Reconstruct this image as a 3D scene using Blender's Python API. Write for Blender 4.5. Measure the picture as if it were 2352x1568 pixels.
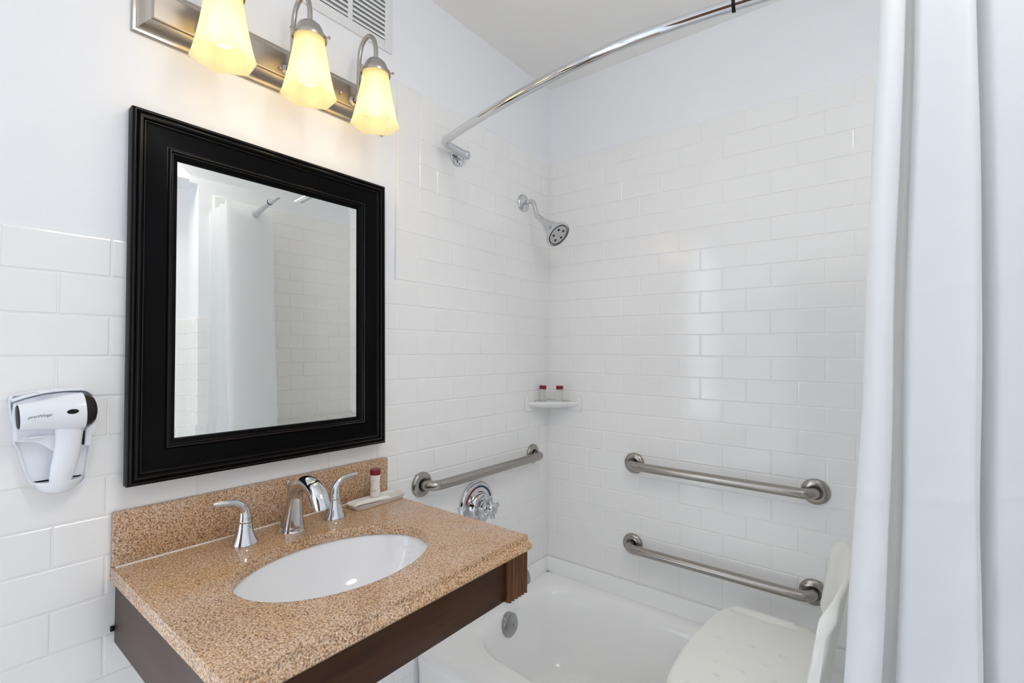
import bpy, bmesh, math, random
from mathutils import Vector, Matrix
random.seed(7)
SC = bpy.context.scene
for o in list(bpy.data.objects): bpy.data.objects.remove(o, do_unlink=True)
COL = SC.collection
pi = math.pi

# ------------------------------------------------------------------ camera
ZR = 1.47                                   # height of the tile course line used as datum
cam_data = bpy.data.cameras.new('camera')
cam_data.sensor_width = 36.0
cam_data.lens = 1119.65 / 2352 * 36.0
cam_data.clip_start = 0.02
cam = bpy.data.objects.new('camera', cam_data); COL.objects.link(cam)
yaw, pitch, roll = [math.radians(a) for a in (38.2037, 1.0367, 0.413)]
F = Vector((-math.sin(yaw)*math.cos(pitch), math.cos(yaw)*math.cos(pitch), math.sin(pitch)))
R0 = Vector((math.cos(yaw), math.sin(yaw), 0)); U0 = R0.cross(F)
R1 = R0*math.cos(roll) + U0*math.sin(roll); U1 = U0*math.cos(roll) - R0*math.sin(roll)
m = Matrix((R1, U1, -F)).transposed().to_4x4(); m.translation = Vector((1.2388, -1.8375, ZR-0.1401))
cam.matrix_world = m
SC.camera = cam

# ------------------------------------------------------------------ view, world
SC.view_settings.view_transform = 'Standard'
SC.view_settings.look = 'None'
SC.view_settings.gamma = 1.0
SC.view_settings.use_curve_mapping = False
SC.view_settings.exposure = 0.02
world = bpy.data.worlds.new('world'); SC.world = world
world.use_nodes = True
world.node_tree.nodes['Background'].inputs[0].default_value = (0.75, 0.85, 1.0, 1)
world.node_tree.nodes['Background'].inputs[1].default_value = 0.3

# ------------------------------------------------------------------ light levels
WINDOW_STRENGTH = 3.3           # upper pane of the tall window behind the camera
LOWER_STRENGTH = 3.3            # its lower pane
BULB_WATTS = .28
FILL_STRENGTH = 25.            # unseen fill lamp added on the ceiling
SC.cycles.max_bounces = 20
SC.cycles.diffuse_bounces = 14

# ------------------------------------------------------------------ materials
def mat(name, color=(.8, .8, .8), rough=.5, metal=0., spec=.5, coat=0., trans=0., emis=None, es=0., ior=1.45, sub=0., alpha=1.):
    M = bpy.data.materials.new(name); M.use_nodes = True
    b = M.node_tree.nodes['Principled BSDF']
    b.inputs['Base Color'].default_value = (*color, 1)
    b.inputs['Roughness'].default_value = rough
    b.inputs['Metallic'].default_value = metal
    b.inputs['Specular IOR Level'].default_value = spec
    b.inputs['Coat Weight'].default_value = coat
    b.inputs['Coat Roughness'].default_value = .08
    b.inputs['Transmission Weight'].default_value = trans
    b.inputs['IOR'].default_value = ior
    b.inputs['Alpha'].default_value = alpha
    if emis:
        b.inputs['Emission Color'].default_value = (*emis, 1)
        b.inputs['Emission Strength'].default_value = es
    return M
def nodes(M): return M.node_tree.nodes, M.node_tree.links, M.node_tree.nodes['Principled BSDF']
def add_bump(M, scale, strength, dist=.001, detail=2., stretch=None):
    n, l, b = nodes(M)
    tc = n.new('ShaderNodeTexCoord'); t = n.new('ShaderNodeTexNoise')
    t.inputs['Scale'].default_value = scale; t.inputs['Detail'].default_value = detail
    if stretch:
        mp = n.new('ShaderNodeMapping'); mp.inputs['Scale'].default_value = stretch
        l.new(tc.outputs['Object'], mp.inputs[0]); l.new(mp.outputs[0], t.inputs['Vector'])
    else: l.new(tc.outputs['Object'], t.inputs['Vector'])
    bp = n.new('ShaderNodeBump'); bp.inputs['Strength'].default_value = strength; bp.inputs['Distance'].default_value = dist
    l.new(t.outputs['Fac'], bp.inputs['Height']); l.new(bp.outputs[0], b.inputs['Normal'])
    return M

PAINT = add_bump(mat('wall_paint', (.87, .88, .905), .55, spec=.3), 260, .15, .0006)
CEIL = add_bump(mat('ceiling_paint', (.88, .865, .84), .7, spec=.2), 200, .15, .0006)
TILE = add_bump(mat('glazed_tile', (.885, .88, .87), .10, spec=.45), 14, .10, .002, 1.)
GROUT = mat('grout', (.885, .88, .865), .7, spec=.3)
FLOORM = mat('floor_tile', (.78, .77, .76), .35)
CHROME = mat('chrome', (.66, .67, .69), .06, 1.)
STEEL = add_bump(mat('brushed_steel', (.40, .375, .345), .25, 1.), 60, .10, .0004, 3., (1, 1, 1))
NICKEL = add_bump(mat('brushed_nickel', (.47, .42, .365), .28, 1.), 90, .12, .0004, 3., (14, .4, 14))
NICKEL2 = mat('satin_nickel', (.45, .425, .40), .28, 1.)
BLACKF = mat('black_lacquer', (.0012, .0012, .0014), .2, spec=.10)
BLACKG = mat('bead_highlight_lacquer', (.005, .003, .002), .14, spec=.32)  # brown tint and extra gloss imitate warm lamp highlights on the beads
MIRROR = mat('silvered_glass', (.88, .88, .84), .0, 1.)
PORC = mat('porcelain', (.84, .84, .85), .07, spec=.5)
ENAMEL = add_bump(mat('tub_enamel', (.94, .94, .935), .14, spec=.5), 5, .05, .003, 1.)
SEATP = add_bump(mat('moulded_plastic', (.90, .895, .845), .38, spec=.4), 500, .08, .0004)
WHITEP = mat('white_plastic', (.82, .84, .88), .22, spec=.5)
DARKP = mat('dark_plastic', (.008, .008, .010), .5, spec=.25)
GRILLE = mat('intake_mesh', (.02, .013, .011), .45, spec=.3)
VENTP = mat('vent_enamel', (.80, .80, .80), .4)
VENTD = mat('vent_shade_grey', (.34, .34, .34), .8)
REDCAP = mat('red_cap', (.22, .008, .016), .25)
BOTTLE = mat('bottle_plastic', (.86, .80, .76), .25)
CLEARB = mat('translucent_bottle', (.93, .93, .88), .10, trans=.85, ior=1.2)
LABELP = mat('label_print', (.62, .58, .58), .5)
TRAYM = mat('amenity_tray', (.93, .90, .87), .12, trans=.30, ior=1.3)
WRAP = add_bump(mat('paper_wrap', (.86, .83, .76), .45), 60, .4, .002)
CAULK = mat('caulk', (.82, .74, .66), .5)
REDARC = mat('red_arc', (.25, .01, .015), .3)
BLUEARC = mat('blue_arc', (.008, .035, .13), .3)
RUBBER = mat('grey_rubber', (.25, .25, .25), .7)
ALU = mat('aluminium_tube', (.70, .70, .70), .3, 1.)
DARKGAP = mat('shadow_gap', (.02, .02, .02), .8)
GREYM = mat('satin_drain_metal', (.40, .40, .41), .22, 1.)
TEXTM = mat('grey_print', (.20, .22, .26), .5)

def granite():
    M = mat('granite', (.4, .25, .14), .13, spec=.5)
    n, l, b = nodes(M)
    tc = n.new('ShaderNodeTexCoord')
    n1 = n.new('ShaderNodeTexNoise'); n1.inputs['Scale'].default_value = 300; n1.inputs['Detail'].default_value = 5; n1.inputs['Roughness'].default_value = .62
    r1 = n.new('ShaderNodeValToRGB'); e = r1.color_ramp.elements
    e[0].position = .30; e[0].color = (.12, .075, .05, 1)
    e[1].position = .72; e[1].color = (.68, .56, .46, 1)
    for p, c in ((.38, (.25, .155, .095, 1)), (.45, (.38, .25, .155, 1)), (.54, (.48, .325, .205, 1)), (.63, (.57, .43, .31, 1))):
        q = e.new(p); q.color = c
    v = n.new('ShaderNodeTexVoronoi'); v.inputs['Scale'].default_value = 430
    vr = n.new('ShaderNodeValToRGB'); vr.color_ramp.interpolation = 'CONSTANT'
    ve = vr.color_ramp.elements; ve[0].position = 0; ve[0].color = (.48, .32, .24, 1)
    ve[1].position = .18; ve[1].color = (1, 1, 1, 1)
    q = ve.new(.62); q.color = (1.12, 1.08, 1.04, 1)
    q = ve.new(.84); q.color = (.93, .78, .58, 1)
    sx = n.new('ShaderNodeSeparateColor')
    mx = n.new('ShaderNodeMix'); mx.data_type = 'RGBA'; mx.blend_type = 'MULTIPLY'; mx.inputs['Factor'].default_value = .85
    n2 = n.new('ShaderNodeTexNoise'); n2.inputs['Scale'].default_value = 9; n2.inputs['Detail'].default_value = 3
    r2 = n.new('ShaderNodeValToRGB'); r2.color_ramp.elements[0].position = .36; r2.color_ramp.elements[0].color = (.98, .86, .68, 1)
    r2.color_ramp.elements[1].position = .62; r2.color_ramp.elements[1].color = (1.0, .97, .93, 1)
    m2 = n.new('ShaderNodeMix'); m2.data_type = 'RGBA'; m2.blend_type = 'MULTIPLY'; m2.inputs['Factor'].default_value = 1.
    l.new(tc.outputs['Object'], n1.inputs['Vector']); l.new(tc.outputs['Object'], v.inputs['Vector']); l.new(tc.outputs['Object'], n2.inputs['Vector'])
    l.new(n1.outputs['Fac'], r1.inputs[0]); l.new(v.outputs['Color'], sx.inputs[0]); l.new(sx.outputs[0], vr.inputs[0])
    l.new(r1.outputs[0], mx.inputs['A']); l.new(vr.outputs[0], mx.inputs['B'])
    l.new(n2.outputs['Fac'], r2.inputs[0])
    l.new(mx.outputs['Result'], m2.inputs['A']); l.new(r2.outputs[0], m2.inputs['B'])
    m3 = n.new('ShaderNodeMix'); m3.data_type = 'RGBA'; m3.blend_type = 'MULTIPLY'; m3.inputs['Factor'].default_value = 1.; m3.inputs['B'].default_value = (1.26, 1.38, 1.58, 1)
    l.new(m2.outputs['Result'], m3.inputs['A']); l.new(m3.outputs['Result'], b.inputs['Base Color'])
    return M
GRANITE = granite()

def wood(name, dark, light, scale=(30, 1.5, 1.5), rough=.35):
    M = mat(name, dark, rough, spec=.22)
    n, l, b = nodes(M)
    tc = n.new('ShaderNodeTexCoord'); mp = n.new('ShaderNodeMapping'); mp.inputs['Scale'].default_value = scale
    t = n.new('ShaderNodeTexNoise'); t.inputs['Scale'].default_value = 3; t.inputs['Detail'].default_value = 6; t.inputs['Roughness'].default_value = .6
    r = n.new('ShaderNodeValToRGB'); r.color_ramp.elements[0].position = .35; r.color_ramp.elements[0].color = (*dark, 1)
    r.color_ramp.elements[1].position = .68; r.color_ramp.elements[1].color = (*light, 1)
    l.new(tc.outputs['Object'], mp.inputs[0]); l.new(mp.outputs[0], t.inputs['Vector']); l.new(t.outputs['Fac'], r.inputs[0])
    l.new(r.outputs[0], b.inputs['Base Color'])
    return M
WOOD = wood('dark_stained_wood', (.032, .0115, .0042), (.062, .024, .0085), (6, 1.2, 14))
WOODL = wood('fluted_wood', (.085, .034, .013), (.19, .085, .034), (40, 40, 2.5))
DOORM = wood('brown_absorber_wood', (.10, .05, .025), (.16, .085, .045), (20, 20, 1.5))
WOODS = wood('side_panel_wood', (.075, .048, .038), (.090, .058, .046), (2, 2, 12), .45)

def curtain_mat():
    M = bpy.data.materials.new('curtain_cloth'); M.use_nodes = True
    n, l, b = nodes(M); out = n['Material Output']
    b.inputs['Base Color'].default_value = (.87, .895, .92, 1); b.inputs['Roughness'].default_value = .45; b.inputs['Specular IOR Level'].default_value = .3
    tr = n.new('ShaderNodeBsdfTranslucent'); tr.inputs[0].default_value = (.92, .92, .91, 1)
    mx = n.new('ShaderNodeMixShader'); mx.inputs[0].default_value = .50
    l.new(b.outputs[0], mx.inputs[1]); l.new(tr.outputs[0], mx.inputs[2]); l.new(mx.outputs[0], out.inputs[0])
    tc = n.new('ShaderNodeTexCoord')
    t = n.new('ShaderNodeTexNoise'); t.inputs['Scale'].default_value = 7; t.inputs['Detail'].default_value = 4; t.inputs['Distortion'].default_value = 1.2
    bp = n.new('ShaderNodeBump'); bp.inputs['Strength'].default_value = .30; bp.inputs['Distance'].default_value = .01
    l.new(tc.outputs['Object'], t.inputs['Vector']); l.new(t.outputs['Fac'], bp.inputs['Height'])
    l.new(bp.outputs[0], b.inputs['Normal'])
    return M
CURTAIN = curtain_mat()

def shade_mat():
    M = bpy.data.materials.new('frosted_amber_glass'); M.use_nodes = True
    n, l, b = nodes(M); out = n['Material Output']
    b.inputs['Base Color'].default_value = (.92, .84, .62, 1); b.inputs['Roughness'].default_value = .25
    tr = n.new('ShaderNodeBsdfTranslucent'); tr.inputs[0].default_value = (1., .95, .78, 1)
    tp = n.new('ShaderNodeBsdfTransparent'); tp.inputs[0].default_value = (1., .95, .80, 1)
    m1 = n.new('ShaderNodeMixShader'); m1.inputs[0].default_value = .72
    m2 = n.new('ShaderNodeMixShader'); m2.inputs[0].default_value = .28
    l.new(b.outputs[0], m1.inputs[1]); l.new(tr.outputs[0], m1.inputs[2])
    l.new(m1.outputs[0], m2.inputs[1]); l.new(tp.outputs[0], m2.inputs[2]); l.new(m2.outputs[0], out.inputs[0])
    return M
SHADE = shade_mat()
BULB = mat('lit_bulb', (1, .9, .7), .3, emis=(1., .86, .60), es=2.6)
PANE2 = mat('daylit_lower_pane', (.9, .95, 1.), .3, emis=(.83, .915, 1.01), es=LOWER_STRENGTH)
DOME = mat('lit_fill_dome', (.9, .9, .88), .3, emis=(1., .965, .91), es=FILL_STRENGTH)
PANE = mat('daylit_pane', (.9, .95, 1.), .3, emis=(.83, .915, 1.01), es=WINDOW_STRENGTH)

# ------------------------------------------------------------------ mesh helpers
class G:
    """collects shapes and links them as ONE mesh object"""
    def __init__(s): s.v = []; s.f = []
    def add(s, vs, fs):
        k = len(s.v); s.v += [Vector(p) for p in vs]; s.f += [tuple(i+k for i in f) for f in fs]
        return s
    def box(s, a, b, bev=0., seg=2):
        bm = bmesh.new(); bmesh.ops.create_cube(bm, size=1)
        a = Vector(a); b = Vector(b); c = (a+b)/2; d = b-a
        for v in bm.verts: v.co = Vector((v.co.x*d.x, v.co.y*d.y, v.co.z*d.z)) + c
        if bev: bmesh.ops.bevel(bm, geom=bm.edges[:], offset=bev, segments=seg, affect='EDGES', profile=.5)
        bm.verts.index_update()
        s.add([v.co for v in bm.verts], [[v.index for v in f.verts] for f in bm.faces]); bm.free(); return s
    def lathe(s, prof, o, ax=(0, 0, 1), n=40, cap0=False, cap1=False, radial=None, ref=None):
        """prof: (r, h) pairs along ax; radial(theta, t, i) scales radius"""
        ax = Vector(ax).normalized(); o = Vector(o)
        ref = Vector(ref) if ref else (Vector((0, 0, 1)) if abs(ax.z) < .9 else Vector((1, 0, 0)))
        e1 = (ref - ax*ref.dot(ax)).normalized(); e2 = ax.cross(e1)
        vs = []; fs = []
        for i, (r, h) in enumerate(prof):
            for k in range(n):
                t = 2*pi*k/n; rr = r*(radial(t, i) if radial else 1)
                vs.append(o + ax*h + (e1*math.cos(t) + e2*math.sin(t))*rr)
        for i in range(len(prof)-1):
            for k in range(n):
                a = i*n+k; b = i*n+(k+1) % n
                fs.append((a, b, b+n, a+n))
        if cap0: fs.append(tuple(range(n-1, -1, -1)))
        if cap1: fs.append(tuple(range((len(prof)-1)*n, len(prof)*n)))
        return s.add(vs, fs)
    def tube(s, pts, r, n=20, caps=True, squash=None, up=None):
        """pts: path; r: radius or list; squash: (a,b) list of factors on the two section axes"""
        P = [Vector(p) for p in pts]; N = len(P)
        rs = r if isinstance(r, (list, tuple)) else [r]*N
        T = [(P[min(i+1, N-1)] - P[max(i-1, 0)]).normalized() for i in range(N)]
        u = Vector(up) if up else (Vector((0, 0, 1)) if abs(T[0].z) < .9 else Vector((1, 0, 0)))
        vs = []; fs = []
        for i in range(N):
            u = (u - T[i]*u.dot(T[i])).normalized(); w = T[i].cross(u)
            sa, sb = squash[i] if squash else (1, 1)
            for k in range(n):
                t = 2*pi*k/n
                vs.append(P[i] + u*math.cos(t)*rs[i]*sa + w*math.sin(t)*rs[i]*sb)
        for i in range(N-1):
            for k in range(n):
                a = i*n+k; b = i*n+(k+1) % n
                fs.append((a, b, b+n, a+n))
        if caps:
            fs.append(tuple(range(n-1, -1, -1))); fs.append(tuple(range((N-1)*n, N*n)))
        return s.add(vs, fs)
    def loft(s, loops, closed=True, cap0=False, cap1=False):
        n = len(loops[0]); vs = [p for L in loops for p in L]; fs = []
        for i in range(len(loops)-1):
            for k in range(n if closed else n-1):
                a = i*n+k; b = i*n+(k+1) % n
                fs.append((a, b, b+n, a+n))
        if cap0: fs.append(tuple(range(n-1, -1, -1)))
        if cap1: fs.append(tuple(range((len(loops)-1)*n, len(loops)*n)))
        return s.add(vs, fs)
    def prism(s, poly, dirv, bev=0.):
        dirv = Vector(dirv); P = [Vector(p) for p in poly]
        return s.loft([P, [p+dirv for p in P]], True, True, True)
    def grid(s, fn, nu, nv):
        vs = [fn(i/nu, j/nv) for j in range(nv+1) for i in range(nu+1)]
        fs = [(j*(nu+1)+i, j*(nu+1)+i+1, (j+1)*(nu+1)+i+1, (j+1)*(nu+1)+i) for j in range(nv) for i in range(nu)]
        return s.add(vs, fs)
    def build(s, name, M, parent=None, smooth=True, angle=40, fix=True):
        org = Vector((0, 0, 0))
        if parent is not None:
            org = parent['_org'] if '_org' in parent else Vector((0, 0, 0)); org = Vector(org)
        me = bpy.data.meshes.new(name)
        me.from_pydata([tuple(v - org) for v in s.v], [], s.f)
        if fix:
            bm = bmesh.new(); bm.from_mesh(me); bmesh.ops.recalc_face_normals(bm, faces=bm.faces[:]); bm.to_mesh(me); bm.free()
        me.materials.append(M)
        if smooth:
            me.shade_smooth(); me.set_sharp_from_angle(angle=math.radians(angle))
        o = bpy.data.objects.new(name, me); COL.objects.link(o)
        if parent is not None: o.parent = parent
        if parent is not None and '_org' in parent: o['_org'] = tuple(org)
        return o

def thing(name, label, cat, loc, group=None):
    o = bpy.data.objects.new(name, None); COL.objects.link(o)
    o.empty_display_size = .05
    o.location = loc; o['_org'] = tuple(loc)
    o['label'] = label; o['category'] = cat
    if group: o['group'] = group
    return o
def tag(o, label, cat, group=None):
    o['label'] = label; o['category'] = cat
    if group: o['group'] = group
    return o
def struct(name, g, M, parent=None, **k):
    o = g.build(name, M, parent, **k)
    if parent is None: o['kind'] = 'structure'
    return o
def dup(root, loc, label, rot=None):
    r = root.copy(); COL.objects.link(r); r.location = loc; r['label'] = label
    if rot is not None: r.rotation_euler = rot
    for ch in list(root.children):
        c = ch.copy(); COL.objects.link(c); c.parent = r
        for gch in list(ch.children):
            d = gch.copy(); COL.objects.link(d); d.parent = c
    return r
def bez(p, n=10):
    """smooth path through points (Catmull-Rom)"""
    P = [Vector(a) for a in p]; P = [P[0]*2-P[1]] + P + [P[-1]*2-P[-2]]; out = []
    for i in range(1, len(P)-2):
        for k in range(n):
            t = k/n; a, b, c, d = P[i-1:i+3]
            out.append(.5*((2*b)+(c-a)*t+(2*a-5*b+4*c-d)*t*t+(3*b-a-3*c+d)*t**3))
    out.append(P[-2]); return out
def lerpseq(vals, n):
    out = []
    for i in range(len(vals)-1):
        for k in range(n): out.append(vals[i]+(vals[i+1]-vals[i])*k/n)
    out.append(vals[-1]); return out

# ------------------------------------------------------------------ room shell
X1, YF, H = 1.52, -2.95, 2.52         # right wall, wall behind the camera, ceiling
YA = -0.90                            # the right wall steps back beyond this line
XA = 1.71
WY0, WY1, WZ0, WZ1, WZM = -2.88, -1.93, .10, 2.25, 1.20     # tall window in the vanity wall, behind the camera
g = G().box((-.12, YF-.12, -.1), (XA+.12, .12, 0)); struct('floor', g, FLOORM, smooth=False)
g = G().box((-.12, YF-.12, H), (XA+.12, .12, H+.1)); struct('ceiling', g, CEIL, smooth=False)
g = G().box((-.12, WY1, 0), (0, .12, H)).box((-.12, YF-.12, 0), (0, WY0, H)).box((-.12, WY0, 0), (0, WY1, WZ0)).box((-.12, WY0, WZ1), (0, WY1, H)); wall_left = struct('wall_left', g, PAINT, smooth=False)
g = G().box((0, 0, 0), (XA+.12, .12, H)); wall_back = struct('wall_back', g, PAINT, smooth=False)
g = G().box((X1, YA, 0), (XA+.12, 0, H)).box((XA, YF-.12, 0), (XA+.12, YA, H)).box((X1, YF-.12, 2.22), (XA, YA, H))
wall_right = struct('wall_right', g, PAINT, smooth=False)
g = G().box((0, YF-.12, 0), (XA, YF, H)); wall_front = struct('wall_front', g, PAINT, smooth=False)
win = thing('window_1', '', '', (0, 0, 0)); del win['label'], win['category']; win['kind'] = 'structure'
g = G()
for a, b in (((WY0, WZ0), (WY0+.04, WZ1)), ((WY1-.04, WZ0), (WY1, WZ1)), ((WY0+.04, WZ0), (WY1-.04, WZ0+.04)), ((WY0+.04, WZ1-.04), (WY1-.04, WZ1)), ((WY0+.04, WZM-.02), (WY1-.04, WZM+.02))):
    g.box((-.08, a[0], a[1]), (-.03, b[0], b[1]), .004)
g.build('window_frame', PAINT, win)
G().box((-.062, WY0+.03, WZM+.01), (-.056, WY1-.03, WZ1-.03)).build('window_pane', PANE, win, smooth=False)
G().box((-.062, WY0+.03, WZ0+.03), (-.056, WY1-.03, WZM-.01)).build('window_pane', PANE2, win, smooth=False)

def absorber_door(name, wall, ax, a0, a1, h, M):
    d = thing(name, '', '', (0, 0, 0)); del d['label'], d['category']; d['kind'] = 'structure'
    def P(u, w, z): return (u, wall+w, z) if ax == 'x' else (wall-w, u, z)
    def bx(g, u0, u1, z0, z1, w0, w1, bev=.003):
        p, q = P(u0, w0, z0), P(u1, w1, z1); g.box([min(a, b) for a, b in zip(p, q)], [max(a, b) for a, b in zip(p, q)], bev)
    g = G(); bx(g, a0, a1, .008, h, .001, .020)
    for z0, z1 in ((.14, .86), (1.0, h-.14)):
        for u0, u1 in ((a0+.10, (a0+a1)/2-.04), ((a0+a1)/2+.04, a1-.10)): bx(g, u0, u1, z0, z1, .020, .026, .006)
    g.build('absorber_panel', M, d)
    g = G(); bx(g, a0-.07, a0-.004, .002, h+.07, .0005, .024); bx(g, a1+.004, a1+.07, .002, h+.07, .0005, .024); bx(g, a0-.004, a1+.004, h+.004, h+.07, .0005, .024)
    g.build('absorber_frame', PAINT, d)
    G().lathe([(.026, .020), (.026, .026), (.010, .030), (.010, .055), (.026, .062), (.028, .074), (.018, .085), (.001, .087)], P(a0+.06, 0, .98), (0, 1, 0) if ax == 'x' else (-1, 0, 0), 28).build('absorber_handle', CHROME, d)
absorber_door('absorber_door_1', YF, 'x', .55, 1.33, 2.03, DOORM)  # added out of view to absorb light and darken reflections

# ---- glazed subway tile, one mesh per wall
TW, TH, GR = .1555, .0788, .0030
def tile_mesh(rects, to_world, t=.008):
    g = G()
    for (a0, a1, b0, b1, be) in rects:
        a0 += GR/2; a1 -= GR/2; b0 += GR/2; b1 -= GR/2
        if a1-a0 < .006 or b1-b0 < .006: continue
        tl = [random.uniform(-.00022, .00022) for _ in range(4)]
        L = []
        for ins, h in ((0, .002), (.0001, .0058), (.0007, .0072), (.0017, .0078), (.003, .008)):
            e = {k: (ins*(2.6 if k in be else 1)) for k in 'lrbt'}
            c = [(a0+e['l'], b0+e['b']), (a1-e['r'], b0+e['b']), (a1-e['r'], b1-e['t']), (a0+e['l'], b1-e['t'])]
            L.append([to_world(p[0], p[1], h+(tl[i] if h > .004 else 0)) for i, p in enumerate(c)])
        g.loft(L, True, False, True)
    return g
def grout_mesh(areas, to_world, h=.0060):
    g = G()
    for (a0, a1, b0, b1) in areas:
        lo = [to_world(a0, b0, .0002), to_world(a1, b0, .0002), to_world(a1, b1, .0002), to_world(a0, b1, .0002)]
        hi = [to_world(a0, b0, h), to_world(a1, b0, h), to_world(a1, b1, h), to_world(a0, b1, h)]
        g.loft([lo, hi], True, False, True)
    return g
def rows(z0, z1):
    """courses between z0 and z1: (index, bottom, top)"""
    out = []; k = math.floor((z0-ZR)/TH+1e-6)
    while ZR+k*TH < z1-1e-4:
        a = max(z0, ZR+k*TH); b = min(z1, ZR+(k+1)*TH)
        out.append((k, a, b)); k += 1
    return out
def course(rects, a0, a1, joints, zb, zt, be=''):
    js = [a0] + [j for j in joints if a0+.012 < j < a1-.012] + [a1]
    for i in range(len(js)-1): rects.append((js[i], js[i+1], zb, zt, be))
def merge_low(rws, z0):
    """first course swallows a sliver"""
    if len(rws) > 1 and rws[0][2]-rws[0][1] < .03:
        k, a, b = rws[1]; return [(k, rws[0][1], b)] + rws[2:]
    return rws
# vanity wall: wainscot to the left, taller surround round the tub
TOPW, TOPS = ZR+TH, ZR+9*TH
V0 = -.7735; VTRIM = -.866
rc = []
wain = []
y = -1.5694
while y > YF-.3: wain.append(y); y -= TW
wain += [-1.5694+.1601*i for i in range(1, 5)]
for k, a, b in merge_low(rows(0, TOPW), 0):
    off = 0 if k % 2 == 0 else -TW/2
    js = sorted([j+off*(1 if j <= -1.5694 else 1.03) for j in wain])
    js = [j for j in js if j < V0-.1] + ([V0-TW] if k % 2 == 0 else [V0-TW/2])
    if k % 2 == 0: js += [V0]
    js = sorted(set(js))
    course(rc, WY1, V0 if k % 2 == 0 else V0-TW/2, js, a, b, 't' if k == 0 else '')
for k in range(1, 9, 2): rc.append((VTRIM, V0, ZR+k*TH, ZR+(k+2)*TH, 'l' + ('t' if k == 7 else '')))
for k, a, b in merge_low(rows(.4185, TOPS), .4185):
    st = V0 if (k % 2 == 0 or k >= 1) else V0-TW/2
    js = [V0+TW*i+(0 if k % 2 == 0 else TW/2) for i in range(0, 6)]
    course(rc, st, -.0085, js, a, b, 't' if k == 8 else '')
toL = lambda a, b, h: (h, a, b)
G2 = tile_mesh(rc, toL); G2.build('wall_tile', TILE, wall_left, smooth=False)
grout_mesh([(WY1, V0, 0, TOPW-.002), (VTRIM+.001, V0, TOPW-.002, TOPS-.002), (V0, 0, .40, TOPS-.002)], toL).build('grout', GROUT, wall_left, smooth=False)
# long wall over the tub
rc = []
for k, a, b in merge_low(rows(.4185, TOPS), .4185):
    js = [.0542+TW*i+(0 if k % 2 == 0 else TW/2) for i in range(-1, 11)]
    course(rc, .0085, X1-.0085, js, a, b, 't' if k == 8 else '')
toB = lambda a, b, h: (a, -h, b)
tile_mesh(rc, toB).build('wall_tile', TILE, wall_back, smooth=False)
grout_mesh([(0, X1, .40, TOPS-.002)], toB).build('grout', GROUT, wall_back, smooth=False)
# right wall, return and recess
rc = []
RT = -.745
for k, a, b in merge_low(rows(.4185, TOPS), .4185):
    js = [RT+TW*i+(0 if k % 2 == 0 else TW/2) for i in range(0, 6)]
    course(rc, RT, -.0085, js, a, b, 't' if k == 8 else '')
for k in range(1, 9, 2): rc.append((RT-.088, RT, ZR+k*TH, ZR+(k+2)*TH, 'l' + ('t' if k == 7 else '')))
for k, a, b in merge_low(rows(0, TOPW), 0):
    course(rc, YA-.008, RT, [], a, b, 't' if k == 0 else '')
toR = lambda a, b, h: (X1-h, a, b)
tile_mesh(rc, toR).build('wall_tile', TILE, wall_right, smooth=False)
gg = grout_mesh([(YA, RT, 0, TOPW-.002), (RT-.086, RT, TOPW-.002, TOPS-.002), (RT, 0, .40, TOPS-.002)], toR)
rc = []; rc2 = []
for k, a, b in merge_low(rows(0, TOPW), 0):
    course(rc, X1, XA-.0085, [X1+.11 if k % 2 else X1+.04], a, b, 't' if k == 0 else '')
    course(rc2, YF, YA-.0085, [YA-.06-TW*i+(0 if k % 2 else TW/2) for i in range(12, -1, -1)], a, b, 't' if k == 0 else '')
toRet = lambda a, b, h: (a, YA-h, b)
toRec = lambda a, b, h: (XA-h, a, b)
tile_mesh(rc, toRet).build('wall_tile', TILE, wall_right, smooth=False)
tile_mesh(rc2, toRec).build('wall_tile', TILE, wall_right, smooth=False)
gg.v += []; g2 = grout_mesh([(X1, XA, 0, TOPW-.002)], toRet); gg.add(g2.v, g2.f)
g2 = grout_mesh([(YF, YA, 0, TOPW-.002)], toRec); gg.add(g2.v, g2.f)
gg.build('grout', GROUT, wall_right, smooth=False)

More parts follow.
